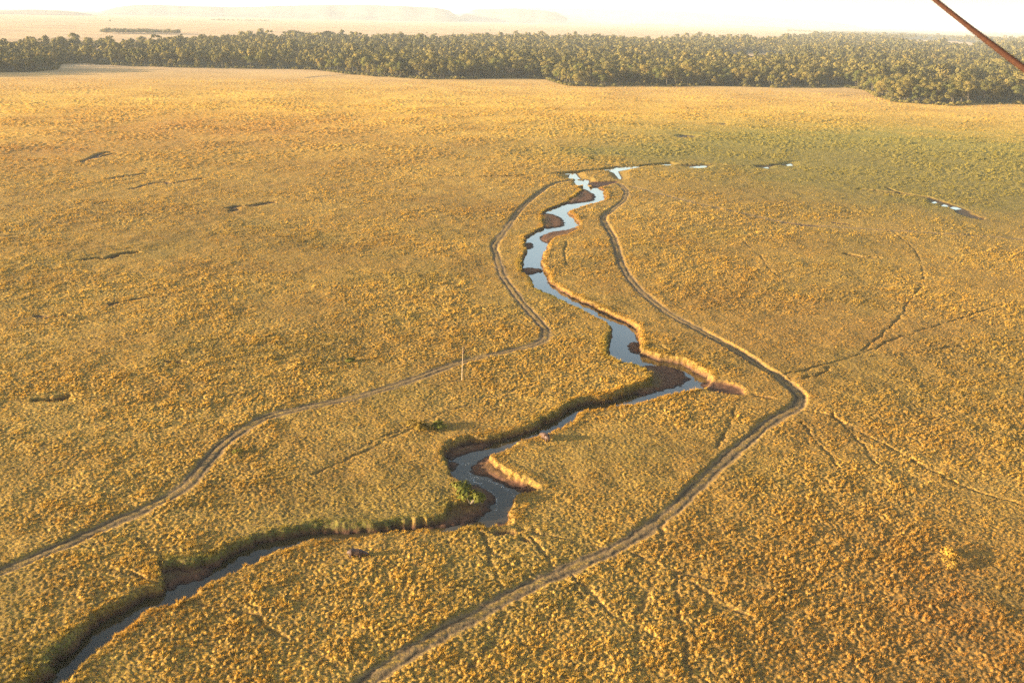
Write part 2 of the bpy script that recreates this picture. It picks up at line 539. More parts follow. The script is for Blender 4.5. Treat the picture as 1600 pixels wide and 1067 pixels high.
# narrow clefts (polyline, half width m, depth m)
CLEFTS = [([(868, 272), (897, 268.5), (930, 266), (962, 262), (1000, 259), (1048, 255)], 2.3, 1.3),
          ([(1060, 258), (1080, 258), (1110, 257), (1150, 260), (1185, 260), (1232, 256)], 1.6, 1.0),
          ([(921, 250), (940, 254), (958, 258), (970, 261)], 0.8, 0.6),
          ([(905, 281), (912, 285), (916, 292)], 1.5, 1.1), ([(900, 279), (903, 285), (908, 290)], 1.4, 1.0),
          ([(1345, 296), (1375, 299), (1410, 303), (1445, 307), (1462, 313), (1490, 321), (1510, 329)], 2.0, 1.0),
          ([(1385, 294), (1400, 300), (1430, 305)], 0.9, 0.7),
          ([(1500, 329), (1515, 336), (1530, 341)], 3.0, 0.5),
          ([(125, 406), (150, 403), (165, 404), (190, 396), (214, 394)], 1.0, 1.1),
          ([(55, 625), (72, 623), (88, 625), (102, 619)], 0.9, 1.1),
          ([(125, 254), (140, 249), (158, 240), (172, 238)], 1.1, 0.9),
          ([(150, 247), (162, 244), (180, 240)], 0.9, 0.6),
          ([(172, 279), (190, 276), (225, 271)], 0.9, 0.6),
          ([(205, 295), (235, 287), (258, 283), (262, 287)], 0.9, 0.7),
          ([(270, 286), (290, 283), (315, 279)], 0.8, 0.4),
          ([(360, 325), (372, 322), (390, 322), (425, 316)], 1.2, 0.8),
          ([(362, 330), (372, 326)], 1.0, 0.8),
          ([(1322, 396), (1334, 398), (1350, 401), (1372, 402)], 0.9, 0.9),
          ([(1228, 347), (1250, 350), (1285, 353)], 1.1, 0.7), ([(1300, 346), (1325, 350)], 0.8, 0.5),
          ([(1058, 213), (1072, 211), (1086, 212.5)], 1.3, 0.6), ([(1108, 193), (1130, 193)], 1.0, 0.5),
          ([(1278, 191), (1312, 188)], 1.0, 0.5),
          ([(1317, 149.5), (1340, 148.5), (1358, 149)], 2.5, 1.0),
          ([(480, 122), (505, 119), (545, 117)], 2.2, 0.9), ([(5, 171), (20, 171)], 1.2, 0.6), ([(110, 187), (190, 184)], 1.0, 0.4),
          ([(60, 493), (75, 496), (100, 493)], .8, 0.3), ([(260, 565), (290, 566)], .6, 0.3), ([(15, 322), (40, 322)], .8, 0.35),
          ([(170, 476), (250, 460)], 0.5, 0.25), ([(690, 275), (760, 277), (830, 275)], 0.5, 0.45)]
CLEFTS = [(chaikin(at(p, 0), 1), w * (1.0 if i < 8 else 1.5), d) for i, (p, w, d) in enumerate(CLEFTS)]

LEFT_TRACK = [(893, 283), (878, 285), (860, 290), (840, 304), (815, 325), (800, 345), (777, 377), (770, 386), (778, 405), (783, 430), (805, 460), (830, 490), (850, 511), (855, 525), (842, 538), (800, 548),
              (730, 563), (680, 580), (620, 603), (560, 620), (480, 637), (420, 650), (385, 668), (350, 692), (322, 725), (300, 752), (270, 775), (220, 800), (150, 830), (80, 862), (0, 896), (-120, 945)]
RIGHT_TRACK = [(968, 288), (978, 296), (979, 304), (974, 315), (955, 330), (940, 341), (946, 352), (960, 375), (966, 400), (978, 430), (1000, 455), (1030, 480), (1060, 500), (1100, 520), (1150, 550),
               (1190, 575), (1225, 597), (1245, 612), (1252, 628), (1243, 640), (1215, 652), (1190, 670), (1160, 697), (1125, 727), (1090, 760), (1050, 800), (1000, 836), (940, 868), (880, 893), (820, 920),
               (760, 955), (700, 985), (640, 1020), (580, 1062), (500, 1125)]
TRACKS = [chaikin(at(p, -0.3), 2) for p in (LEFT_TRACK, RIGHT_TRACK)]
FAINT = [chaikin(at(p, 0), 2) for p in ([(985, 291), (1040, 304), (1090, 318), (1180, 338), (1250, 350), (1330, 355), (1420, 362), (1620, 374)],)]
TRAILS = [[(1228, 586), (1270, 575), (1320, 562), (1370, 543), (1400, 528), (1450, 513), (1500, 498), (1570, 476)],
          [(1348, 549), (1395, 508), (1410, 490), (1420, 470), (1440, 447), (1443, 425), (1435, 393), (1405, 370), (1395, 362)],
          [(1250, 640), (1300, 650), (1332, 670), (1400, 705), (1450, 733), (1490, 755), (1600, 790)],
          [(1300, 648), (1330, 676), (1350, 700), (1372, 728)], [(1250, 660), (1275, 690), (1310, 730)],
          [(1230, 594), (1280, 590), (1296, 575)],
          [(980, 860), (1027, 885), (1060, 893), (1140, 910), (1200, 918), (1290, 932), (1360, 940)], [(1036, 810), (1030, 870), (1006, 930), (992, 1000)],
          [(1056, 893), (1066, 960), (1066, 1010), (1090, 1067)], [(1060, 893), (1100, 925), (1150, 955), (1165, 962)],
          [(758, 836), (760, 857), (772, 887), (786, 918)], [(760, 855), (790, 875), (832, 903)], [(832, 838), (842, 857), (866, 884)],
          [(815, 826), (875, 837), (944, 856)], [(895, 897), (932, 937), (962, 962), (1000, 996)], [(885, 905), (930, 945)], [(787, 945), (790, 970), (771, 1003), (740, 1040)],
          [(300, 944), (350, 946), (385, 957), (415, 983), (481, 1014), (520, 1037)], [(655, 600), (690, 597), (719, 592)],
          [(1160, 375), (1190, 400), (1200, 420), (1230, 440)], [(1120, 700), (1150, 640)], [(1030, 540), (1060, 560), (1110, 585)],
          [(160, 890), (205, 895), (250, 915)], [(215, 840), (240, 862), (262, 890)], [(880, 375), (888, 380), (880, 392), (886, 415)], [(490, 740), (600, 690), (700, 640)], [(560, 700), (650, 660)],
          [(1320, 560), (1420, 555), (1500, 540)], [(1180, 615), (1140, 610)], [(700, 640), (830, 600)]]
TRAILS = [chaikin(at(p, 0), 2) for p in TRAILS]

def blob(X, Y, u, v, ru, rv):
    """soft patch of ground: an ellipse given by its photo centre and radii, laid on the plain"""
    c = at([(u, v)], 0)[0]
    ex = abs(at([(u + ru, v)], 0)[0][0] - c[0])
    ey = abs(at([(u, v - rv)], 0)[0][1] - at([(u, v + rv)], 0)[0][1]) / 2
    return np.exp(-(((X - c[0]) / ex) ** 2 + ((Y - c[1]) / ey) ** 2)).astype(np.float32)

FOREST_FRONT = [(-500, 128), (-150, 118), (0, 113), (60, 112), (88, 109), (92, 101), (130, 100), (200, 103), (300, 106), (420, 108), (490, 109), (550, 117), (600, 120), (660, 124), (720, 124), (800, 122), (855, 124),
                (864, 128), (884, 134), (940, 136), (1000, 134), (1050, 136), (1100, 134), (1150, 135), (1200, 137), (1320, 137), (1352, 141), (1372, 152), (1400, 160), (1450, 163), (1480, 165), (1520, 163),
                (1600, 163), (1800, 172), (2100, 185)]
FOREST_BACK = [(2100, 80), (1800, 66), (1600, 59), (1500, 53), (1400, 47), (1300, 46), (1250, 50), (1225, 54), (1200, 60), (1100, 58), (1000, 60), (900, 57), (800, 56), (700, 55), (600, 56), (480, 53), (400, 53), (300, 59), (200, 62),
               (100, 62), (0, 64), (-200, 66), (-500, 72)]
ff = at(FOREST_FRONT, 0)
fb = at(FOREST_BACK, 19)
FOREST = np.concatenate([ff, fb])
def lens(u0, v0, u1, v1, up, down):
    """a clearing seen over the tree tops: its far edge on the ground, its near edge behind the last tall trees"""
    t = np.linspace(0, 1, 15)
    u, v = u0 + (u1 - u0) * t, v0 + (v1 - v0) * t
    w = np.sin(np.pi * t) ** .6
    return np.concatenate([at(np.stack([u, v + down * w], -1), 17.0 * .999), at(np.stack([u, v - up * w], -1), 3.0)[::-1]])

CLEARINGS = [lens(1125, 82.5, 1225, 84.5, 1.5, 1.5), lens(1405, 62, 1560, 71, 3.0, 2.5), lens(1180, 60, 1275, 52, 4.5, 4.5)]

def field(X, Y):
    """height of the turf and what covers it, for any points of the plain"""
    X = X.astype(np.float64); Y = Y.astype(np.float64)
    R = np.hypot(X, Y)
    wx = X + 1.1 * (fbm(X / 3.1, Y / 3.1, 3, 2) - .5) + 0.8 * (vnoise(X / .9, Y / .9, 4) - .5)
    wy = Y + 1.1 * (fbm(X / 3.1, Y / 3.1, 5, 2) - .5) + 0.8 * (vnoise(X / .9, Y / .9, 6) - .5)
    sd = poly_sd(wx, wy, CHANNEL, 14.0)
    sd = sd + np.where(np.abs(sd) < 8, 1.5 * (fbm(X / 4.2, Y / 4.2, 8, 2) - .5), 0)
    lev = wl(X, Y)
    near = R < 1300
    # tussocks
    z = np.zeros(X.shape, np.float32)
    tus = np.zeros(X.shape, np.float32)
    rough = 0.22 + 0.85 * sstep(.34, .66, fbm(X / 30, Y / 30, 21, 4))
    rough = np.maximum(rough, blob(X, Y, 1300, 950, 500, 250) * 1.05).astype(np.float32)
    n = np.nonzero(near)[0]
    if len(n):
        f1, idv = worley(X[n] / .68, Y[n] / .68, 31)
        f2, idw = worley(X[n] / 2.5, Y[n] / 2.5, 35)
        fr = sstep(430, 680, R[n])
        b = np.clip(1 - (f1 / .62) ** 2, 0, 1) * (.35 + .65 * idv) * (1 - fr) + 1.35 * fr * np.clip(1 - (f2 / .55) ** 2, 0, 1) * (.3 + .7 * idw)
        tus[n] = b
        big = sstep(.35, .75, fbm(X[n] / 2.6, Y[n] / 2.6, 33, 2))
        b = b * (.45 + .55 * big)
        tus[n] = b
        z[n] = (.44 + .30 * fr) * b * rough[n] + .18 * (fbm(X[n] / .40, Y[n] / .40, 41, 2) - .5) + .42 * (fbm(X[n] / 5, Y[n] / 5, 43, 2) - .5)
    z += (.9 * (fbm(X / 60, Y / 60, 45, 2) - .5)).astype(np.float32)
    z *= (1 - .7 * sstep(900, 1400, R)).astype(np.float32)
    # the rim of the bank is a little higher and tuftier
    rim = np.exp(-((sd - 1.6) / 1.6) ** 2)
    z += (.25 * rim * (fbm(X / 3.5, Y / 3.5, 47, 2) - .35)).astype(np.float32)
    path = np.zeros(X.shape, np.float32)
    short = np.zeros(X.shape, np.float32)
    for tr in TRACKS:
        d, side = line_dist(wx * .5 + X * .5, wy * .5 + Y * .5, tr, 6.0)
        s = d * side
        vary = .9 * (fbm(X / 7, Y / 7, 64, 2) - .5)
        core = 1 - sstep(1.30 + vary, 1.95 + vary, d)
        rut = np.exp(-((np.abs(s) - .85) / .32) ** 2)
        wear = .6 + .4 * sstep(.35, .6, fbm(X / 5, Y / 5, 63, 2))
        z = (z * (1 - .85 * core) - .17 * core - .11 * rut * core * wear + .05 * core * (fbm(X / .6, Y / .6, 62, 2) - .5)).astype(np.float32)
        verge = sstep(.3, .65, fbm(X / 1.7, Y / 1.7, 61, 2))
        path = np.maximum(path, core * np.clip(.16 + .30 * verge + .75 * rut * wear, 0, 1))
        short = np.maximum(short, core * np.clip(.70 + .3 * verge + rut, 0, 1))
    for tr in FAINT:
        d, _ = line_dist(wx * .5 + X * .5, wy * .5 + Y * .5, tr, 6.0)
        core = 1 - sstep(.6, 2.0, d)
        z -= (.12 * core).astype(np.float32)
        path = np.maximum(path, .5 * core)
        short = np.maximum(short, core)
    trod = np.zeros(X.shape, np.float32)
    for tr in TRAILS:
        d, _ = line_dist(wx, wy, tr, 3.0)
        core = (1 - sstep(.15, .62, d)) * (.45 + .55 * sstep(.35, .55, fbm(X / 6, Y / 6, 71, 2)))
        z = (z * (1 - .8 * core) - .25 * core).astype(np.float32)
        trod = np.maximum(trod, core)
        short = np.maximum(short, core)
    mud = .28 * trod
    hollow_shade = np.zeros(X.shape, np.float32)
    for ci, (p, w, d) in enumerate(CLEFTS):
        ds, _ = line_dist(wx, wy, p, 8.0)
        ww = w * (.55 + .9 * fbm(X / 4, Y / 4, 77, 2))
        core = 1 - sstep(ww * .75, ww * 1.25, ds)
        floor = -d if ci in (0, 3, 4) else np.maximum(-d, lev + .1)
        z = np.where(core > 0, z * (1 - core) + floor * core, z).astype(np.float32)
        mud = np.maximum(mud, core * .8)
        hollow_shade = np.maximum(hollow_shade, core)  # cleft shadow painted as a near-black ground tint
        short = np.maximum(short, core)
    for p, d in SCARS:
        s = poly_sd(wx, wy, p, 5.0)
        core = 1 - sstep(-1.0, .25, s)
        z = (z * (1 - core) - d * core * (.55 + .45 * sstep(0, -2.5, s))).astype(np.float32)
        mud = np.maximum(mud, core)
        short = np.maximum(short, core)
    # the channel: steep bank, wet foot, bed below the water
    bw = .45 + 1.5 * fbm(X / 7, Y / 7, 81, 2)
    bed = lev - .5
    prof = sstep(-.25, 1.0, sd / bw)
    inb = sd < bw * 1.05
    z = np.where(inb, bed + (z - bed) * prof, z).astype(np.float32)
    for p in POOLS:
        s = poly_sd(wx * .3 + X * .7, wy * .3 + Y * .7, p, 6.0)
        shore = lev - .35 + .45 * sstep(-.8, .6, s)
        wide = 1.6 + 3.9 * sstep(480, 540, float(np.hypot(*np.mean(p, 0))))
        k = sstep(.5, wide, s)
        z = np.where(s < wide, np.minimum(z, shore * (1 - k) + z * k), z).astype(np.float32)
        mud = np.maximum(mud, (s < .9) * .9)
        short = np.maximum(short, 1 - sstep(.3 * wide, .8 * wide, s))
    wet_shade = np.zeros(X.shape, np.float32)
    for p in BARS:
        s = poly_sd(wx, wy, p, 8.0) - .5 + 1.3 * (fbm(X / 2.2, Y / 2.2, 87, 3) - .5)
        hump = lev - .15 + .55 * sstep(.4, -2.6, s) + .14 * (fbm(X / .8, Y / .8, 85, 3) - .5) + .25 * sstep(-3.5, 0, sd)
        z = np.where((s < .6) & (sd < 1.2), np.maximum(z, hump), z).astype(np.float32)
    mud = np.where(sd < 3.0, np.maximum(mud, 1 - sstep(.35, .95, z - lev)), mud)
    mud = np.maximum(mud, .7 * (1 - sstep(bw * .25, bw * .7, sd)))
    wet_shade = np.maximum(np.where(mud > .2, 1 - sstep(.02, .30, z - lev), 0), .8 * hollow_shade)  # real wetness near water level, plus painted cleft shade
    bare = sstep(.58, .74, fbm(X / 4, Y / 4, 83, 2))
    short = np.maximum(short, 1 - sstep(bw * (.02 + .8 * bare), bw * (.25 + .8 * bare), sd))
    # patches
    green = .80 * np.exp(-np.clip(sd - .6, 0, 99) / 1.5) * sstep(.30, .55, fbm(X / 7, Y / 7, 91, 2))
    dl, _ = line_dist(X, Y, far_w, 9.0)
    dr, _ = line_dist(X, Y, near_w, 9.0)
    green = green * np.where((sd < 6) & (dr < dl), .25, 1.0)
    green = green + .24 * sstep(.50, .68, fbm(X / 26, Y / 26, 93, 3)) * (R < 420)
    green = green + .85 * blob(X, Y, 1480, 285, 300, 50) + .85 * blob(X, Y, 1290, 228, 360, 42) + .5 * blob(X, Y, 1010, 240, 170, 12) + .35 * blob(X, Y, 1700, 240, 300, 70)
    green = green * (.65 + .7 * fbm(X / 15, Y / 15, 95, 2))
    green = np.where(R > 420, np.minimum(green, .80), green)
    brown = .6 * blob(X, Y, 340, 200, 320, 30) + .35 * blob(X, Y, 60, 240, 180, 30) + .7 * blob(X, Y, 1340, 243, 210, 15) + .7 * blob(X, Y, 1500, 1000, 420, 220) + .5 * blob(X, Y, 1400, 560, 330, 140) + .3 * blob(X, Y, 60, 130, 200, 12)
    brown = brown * (.5 + fbm(X / 22, Y / 22, 97, 3))
    brown = np.maximum(brown, .8 * np.exp(-np.clip(sd, 0, 99) / 1.4) * (dr < dl) * (sd < 6))
    plain = sstep(450, 900, R)
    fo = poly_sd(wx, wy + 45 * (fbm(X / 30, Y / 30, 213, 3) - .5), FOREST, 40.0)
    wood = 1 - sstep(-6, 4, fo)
    for cpoly in CLEARINGS:
        wood = wood * (1 - inside(X, Y, cpoly))
    short = np.maximum(short, wood)
    return dict(z=z, path=np.clip(path, 0, 1), mud=np.clip(mud, 0, 1), green=np.clip(green, 0, 1), brown=np.clip(brown, 0, 1), plain=plain, wood=wood, wet_shade=np.clip(wet_shade, 0, 1),
                short=short, tus=tus, rough=rough, sd=sd, R=R)

# ------------------------------------------------------------------ ground: one sheet out to the horizon
def build_ground():
    rs = [0.0, 20, 40, 60, 75, 85]
    r = 92.0
    while r < 1750:
        rs.append(r)
        r += max(.26, .26 * (r / 230.0) ** 1.55)
    while r < 60000:
        rs.append(r)
        r *= 1.035
    rs = np.array(rs)
    a_f = np.radians(np.linspace(-37, 37, 1440))
    a_c = np.radians(np.linspace(37, 323, 120)[1:-1])
    an = np.concatenate([a_f, a_c])
    nr, na = len(rs), len(an)
    A, Rr = np.meshgrid(an, rs)
    X, Y = (Rr * np.sin(A)).ravel(), (Rr * np.cos(A)).ravel()
    parts = []
    n = len(X)
    step = 500000
    for i in range(0, n, step):
        parts.append(field(X[i:i + step], Y[i:i + step]))
    f = {k: np.concatenate([p[k] for p in parts]) for k in parts[0]}
    coarse = (np.tile(np.arange(na) >= len(a_f), nr)) | (np.repeat(rs, na) < 88)
    z = f['z']
    z[coarse & (f['sd'] > 3)] = -.1
    V = np.stack([X, Y, z], -1)
    i = np.arange(nr - 1)[:, None] * na
    j = np.arange(na)[None, :]
    j2 = (j + 1) % na
    F = np.stack([i + j, i + na + j, i + na + j2, i + j2], -1).reshape(-1, 4)[:, ::-1]
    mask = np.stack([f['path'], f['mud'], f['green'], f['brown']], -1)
    far = np.stack([f['plain'], f['wood'], f['wet_shade'], sstep(950, 1700, f['R'])], -1)
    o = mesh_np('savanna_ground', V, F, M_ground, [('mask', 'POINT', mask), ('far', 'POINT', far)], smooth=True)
    tag(o, kind='structure')
    print('ground verts', n)

build_ground()

def build_water():
    ys = np.arange(60, 700, 6.0)
    xs = np.arange(-160, 360, 8.0)
    A, B = np.meshgrid(xs, ys)
    V = np.stack([A.ravel(), B.ravel(), wl(A.ravel(), B.ravel())], -1)
    nx = len(xs)
    i = np.arange(len(ys) - 1)[:, None] * nx
    j = np.arange(nx - 1)[None, :]
    F = np.stack([i + j, i + j + 1, i + nx + j + 1, i + nx + j], -1).reshape(-1, 4)
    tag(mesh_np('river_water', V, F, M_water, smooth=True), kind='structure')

build_water()

# ------------------------------------------------------------------ grass tufts
def build_grass():
    zones = [(92, 170, 13., 10, .40), (170, 260, 8.0, 9, .46), (260, 400, 3.6, 8, .60), (400, 620, 1.5, 7, .80), (620, 950, .55, 6, 1.15), (950, 1400, .14, 5, 1.5), (0, 0, 0, 10, .50)]
    VV, TT = [], []
    for r0, r1, dens, nb, size in zones:
        half = math.radians(36 if r0 < 260 else 31)
        if r1 == 0:      # the fringe hanging over the banks
            m = 150000
            P2 = np.roll(CHANNEL, -1, 0)
            L = np.hypot(*(P2 - CHANNEL).T)
            e = rng.choice(len(CHANNEL), m, p=L / L.sum())
            t = rng.uniform(0, 1, (m, 1))
            nrm = np.stack([(P2 - CHANNEL)[e][:, 1], -(P2 - CHANNEL)[e][:, 0]], -1) / (L[e][:, None] + 1e-9)
            q = CHANNEL[e] * (1 - t) + P2[e] * t + nrm * rng.uniform(-3.0, 3.0, (m, 1)) + rng.normal(0, .3, (m, 2))
            x, y = q[:, 0], q[:, 1]
            r = np.hypot(x, y)
            kk = (r > 100) & (r < 520)
            x, y, r = x[kk], y[kk], r[kk]
            n = len(x)
        n = n if r1 == 0 else int(dens * half * (r1 * r1 - r0 * r0))
        if r1:
            r = np.sqrt(rng.uniform(r0 * r0, r1 * r1, n))
            a = rng.uniform(-half, half, n)
            x, y = r * np.sin(a), r * np.cos(a)
        f = field(x, y)
        p = (1 - f['short']) * (1 - (1 - sstep(.05, .40, f['tus'])) * (.45 + .5 * np.clip(f['rough'], 0, 1)))
        p = np.maximum(p, np.exp(-((f['sd'] - 1.2) / 1.0) ** 2) * (1 - f['short']) * .7)
        if r1 == 0:
            p = (1 - f['short']) * (f['sd'] < 2.6) * np.clip(r / 250, .5, 1)
        k = rng.uniform(0, 1, n) < p
        x, y, z = x[k], y[k], f['z'][k]
        sh = f['short'][k]
        tus, gr, br, rg, sd = f['tus'][k], f['green'][k], f['brown'][k], f['rough'][k], f['sd'][k]
        T = len(x)
        s = size * np.clip(rng.lognormal(-.12, .32, T), .4, 1.9) * (.55 + .45 * rg) * (.55 + .8 * tus) * (1 - .65 * sh)
        s = s * (1 + .2 * np.exp(-((sd - 1.0) / 1.2) ** 2) * (fbm(x / 3, y / 3, 99, 2) - .2))
        az = rng.uniform(0, 2 * math.pi, (T, nb))
        lean = rng.uniform(.15, 1.25, (T, nb))
        ln = s[:, None] * rng.uniform(.5, 1.0, (T, nb))
        wd = s[:, None] * rng.uniform(.09, .19, (T, nb))
        off = s[:, None] * rng.uniform(0, .30, (T, nb))
        bx, by = x[:, None] + off * np.cos(az), y[:, None] + off * np.sin(az)
        bz = np.broadcast_to(z[:, None] - .06, bx.shape)
        tw = az + math.pi / 2 + rng.uniform(-.6, .6, (T, nb))
        tx = bx + ln * np.sin(lean) * np.cos(az)
        ty = by + ln * np.sin(lean) * np.sin(az)
        tz = bz + ln * np.cos(lean)
        wx, wy = wd * np.cos(tw) * .5, wd * np.sin(tw) * .5
        V = np.stack([np.stack([bx - wx, by - wy, bz], -1), np.stack([bx + wx, by + wy, bz], -1), np.stack([tx, ty, tz], -1)], 2)
        VV.append(V.reshape(-1, 3).astype(np.float32))
        jit = np.clip(rng.normal(.5, .2, (T, 1)) + rng.normal(0, .08, (T, nb)), 0, 1)
        tone = np.stack([jit, np.broadcast_to(gr[:, None], (T, nb)), np.broadcast_to(br[:, None], (T, nb)), np.ones((T, nb))], -1)
        TT.append(tone.reshape(-1, 4).astype(np.float32))
    V = np.concatenate(VV)
    F = np.arange(len(V), dtype=np.int32).reshape(-1, 3)
    o = mesh_np('grass', V, F, M_blade, [('tone', 'FACE', np.concatenate(TT))])
    tag(o, 'dry golden tussock grass covering the whole plain', 'grass', kind='stuff')
    print('grass tris', len(F))

build_grass()

# ------------------------------------------------------------------ trees
def leaf_quads(r, lobes, n_total, size):
    """leaf clumps on the shells of the lobes: vertices and quads"""
    vol = np.array([l[3] * l[4] for l in lobes])
    cnt = np.maximum(4, (n_total * vol / vol.sum()).astype(int))
    P, N = [], []
    for (cx, cy, cz, rx, rz), c in zip(lobes, cnt):
        d = r.normal(size=(c, 3))
        d /= np.linalg.norm(d, axis=1)[:, None]
        d[:, 2] = np.where(d[:, 2] < -.35, -d[:, 2], d[:, 2])
        k = r.uniform(.80, 1.04, c)[:, None]
        P.append(np.array([cx, cy, cz]) + d * k * np.array([rx, rx, rz]))
        N.append(d)
    P, N = np.concatenate(P), np.concatenate(N)
    D = N.copy()
    N = N + r.normal(0, .27, N.shape)
    N /= np.linalg.norm(N, axis=1)[:, None]
    t = np.cross(N, r.normal(size=N.shape))
    t /= np.linalg.norm(t, axis=1)[:, None] + 1e-6
    b = np.cross(N, t)
    s = size * r.uniform(.6, 1.3, (len(P), 1))
    s2 = s * r.uniform(.6, 1.0, (len(P), 1))
    V = np.stack([P - t * s, P - b * s2, P + t * s, P + b * s2], 1)
    soft = D * .8 + N * .25 + (P - P.mean(0)) * .05
    soft /= np.linalg.norm(soft, axis=1)[:, None]
    return V.reshape(-1, 3), np.arange(len(P) * 4).reshape(-1, 4), np.repeat(soft, 4, axis=0)

def tube(path, radii, k=6):
    """tapered tube as quads"""
    path = np.asarray(path, float)
    V = []
    for i, p in enumerate(path):
        d = path[min(i + 1, len(path) - 1)] - path[max(i - 1, 0)]
        d /= np.linalg.norm(d) + 1e-9
        u = np.cross(d, [0.31, 0.95, 0.1])
        u /= np.linalg.norm(u) + 1e-9
        w = np.cross(d, u)
        a = np.linspace(0, 2 * math.pi, k, endpoint=False)
        V.append(p + radii[i] * (np.cos(a)[:, None] * u + np.sin(a)[:, None] * w))
    V = np.concatenate(V)
    F = []
    for i in range(len(path) - 1):
        for j in range(k):
            F.append((i * k + j, i * k + (j + 1) % k, (i + 1) * k + (j + 1) % k, (i + 1) * k + j))
    return V, np.array(F)

def join(parts):
    V, F, o = [], [], 0
    for v, f in parts:
        V.append(v); F.append(f + o); o += len(v)
    return np.concatenate(V), np.concatenate(F)

def tree_plan(seed, shape):
    r = np.random.default_rng(seed)
    h = 19.0
    lobes = []
    if shape == 'broad':
        for k in range(8):
            a = k * .82 + r.uniform(-.3, .3); q = (.25 + .75 * r.uniform(0, 1)) * 6.4 if k else 0
            lobes.append((q * math.cos(a), q * math.sin(a), h * .82 - r.uniform(0, 7.5) * (q / 6.4), r.uniform(2.8, 4.3), r.uniform(2.2, 3.3)))
        lobes.append((0, 0, h * .5, 4.6, 4.0))
    elif shape == 'round':
        for k in range(9):
            a = k * 2.4; q = (r.uniform(.2, 1) ** .5) * 5.2
            lobes.append((q * math.cos(a), q * math.sin(a), r.uniform(.24, .82) * h, r.uniform(2.5, 4.0), r.uniform(2.4, 3.4)))
        lobes.append((0, 0, h * .5, 4.4, 5.0))
    elif shape == 'narrow':
        for k in range(7):
            a = k * 2.4; q = r.uniform(.4, 1) * 3.0
            lobes.append((q * math.cos(a), q * math.sin(a), h * (.22 + .68 * k / 7), r.uniform(2.0, 3.1), r.uniform(2.0, 3.0)))
    else:
        for k in range(8):
            a = k * 2.1 + r.uniform(-.6, .6); q = r.uniform(2.4, 6.4)
            lobes.append((q * math.cos(a), q * math.sin(a), h * r.uniform(.45, .9), r.uniform(1.6, 2.8), r.uniform(1.3, 2.2)))
    return r, lobes, h

def trunk_geo(r, lobes, h, k=6):
    lean = r.uniform(-.6, .6, 2)
    fork = np.array([lean[0], lean[1], h * .38])
    parts = [tube([(0, 0, -.6), (lean[0] * .4, lean[1] * .4, h * .2), fork], [.52, .40, .33], k)]
    order = sorted(lobes, key=lambda l: -l[3])[:5]
    for l in order:
        c = np.array(l[:3])
        mid = fork * .45 + c * .55 + np.array([0, 0, -.9])
        parts.append(tube([fork, mid, c], [.24, .15, .06], k - 1))
    return join(parts)

SHAPES = ['broad', 'round', 'broad', 'narrow', 'ragged', 'round', 'broad', 'narrow', 'round', 'ragged', 'broad', 'round']
TREE_MESH = []
for i, shp in enumerate(SHAPES):
    r, lobes, h = tree_plan(100 + i, shp)
    cv, cf, cn = leaf_quads(r, lobes, 3400 if shp != 'ragged' else 2000, .33)
    tv, tf = trunk_geo(r, lobes, h)
    TREE_MESH.append((cv, cf, cn, tv, tf))

def make_mesh(name, V, F, mat, smooth=False, normals=None):
    o = mesh_np(name, V, F, mat, smooth=smooth, normals=normals)
    me = o.data
    bpy.data.objects.remove(o)
    return me

LEAFS = {'olive green': M_leaf, 'dark green': M_leaf_dark, 'yellowish green': M_leaf_gold, 'pale buff': M_leaf_pale}
CROWNS, TRUNKS = {}, []
for i, (cv, cf, cn, tv, tf) in enumerate(TREE_MESH):
    TRUNKS.append(make_mesh('trunk', tv, tf, M_bark, True))
    for tone, mat in LEAFS.items():
        if tone == 'pale buff' and i not in (0, 8):
            continue
        CROWNS[(i, tone)] = make_mesh('crown', cv, cf, mat, normals=cn)

def forest_sites():
    pts = []
    for r0, r1, sp in ((800, 1500, 13.0), (1500, 2200, 15.5), (2200, 3400, 21.0), (3400, 6500, 34.0)):
        half = math.radians(32)
        gx = np.arange(-r1 * math.sin(half), r1 * math.sin(half), sp)
        gy = np.arange(r0 * math.cos(half) * .9, r1, sp)
        A, B = np.meshgrid(gx, gy)
        A = A.ravel() + rng.uniform(-.45, .45, A.size) * sp
        B = B.ravel() + rng.uniform(-.45, .45, B.size) * sp
        R = np.hypot(A, B)
        q = 60 * (fbm(A / 30, B / 30, 213, 3) - .5)
        k = (R >= r0) & (R < r1) & (np.abs(np.arctan2(A, B)) < half) & inside(A, B + q - 4, FOREST)
        for cpoly in CLEARINGS:
            k &= ~inside(A, B, cpoly)
        dens = fbm(A / 130, B / 130, 201, 2)
        k &= rng.uniform(0, 1, A.size) < np.where(R < 1500, .12 + 1.5 * dens, .10 + 1.4 * dens)
        pts.append(np.stack([A[k], B[k]], -1))
    return np.concatenate(pts)

sites = forest_sites()
front_az = np.arctan2(ff[:, 0], ff[:, 1])
front_r = np.hypot(ff[:, 0], ff[:, 1])
oaz = np.argsort(front_az)
s_az = np.arctan2(sites[:, 0], sites[:, 1])
s_r = np.hypot(sites[:, 0], sites[:, 1])
s_depth = s_r - np.interp(s_az, front_az[oaz], front_r[oaz])
in_frame = np.abs(to_px(np.c_[sites, np.full(len(sites), 10.0)])[:, 0] - 800) < 815
score = s_depth + .22 * (s_r - 950) + np.where(in_frame, 0, 1e6)
order = np.argsort(score)
LONE = [(310, 107.5, 'round', 'olive green', .62), (354, 109, 'narrow', 'olive green', .55), (437, 110, 'ragged', 'olive green', .62), (796, 122, 'ragged', 'pale buff', .78), (943, 135, 'ragged', 'olive green', .72),
        (994, 131, 'round', 'yellowish green', .62), (1108, 133, 'narrow', 'yellowish green', .42), (1330, 131, 'round', 'pale buff', .95), (1267, 131, 'round', 'yellowish green', .55), (1164, 136, 'round', 'olive green', .62)]
N_SINGLE = 290
single, rest = order[:N_SINGLE], order[N_SINGLE:]

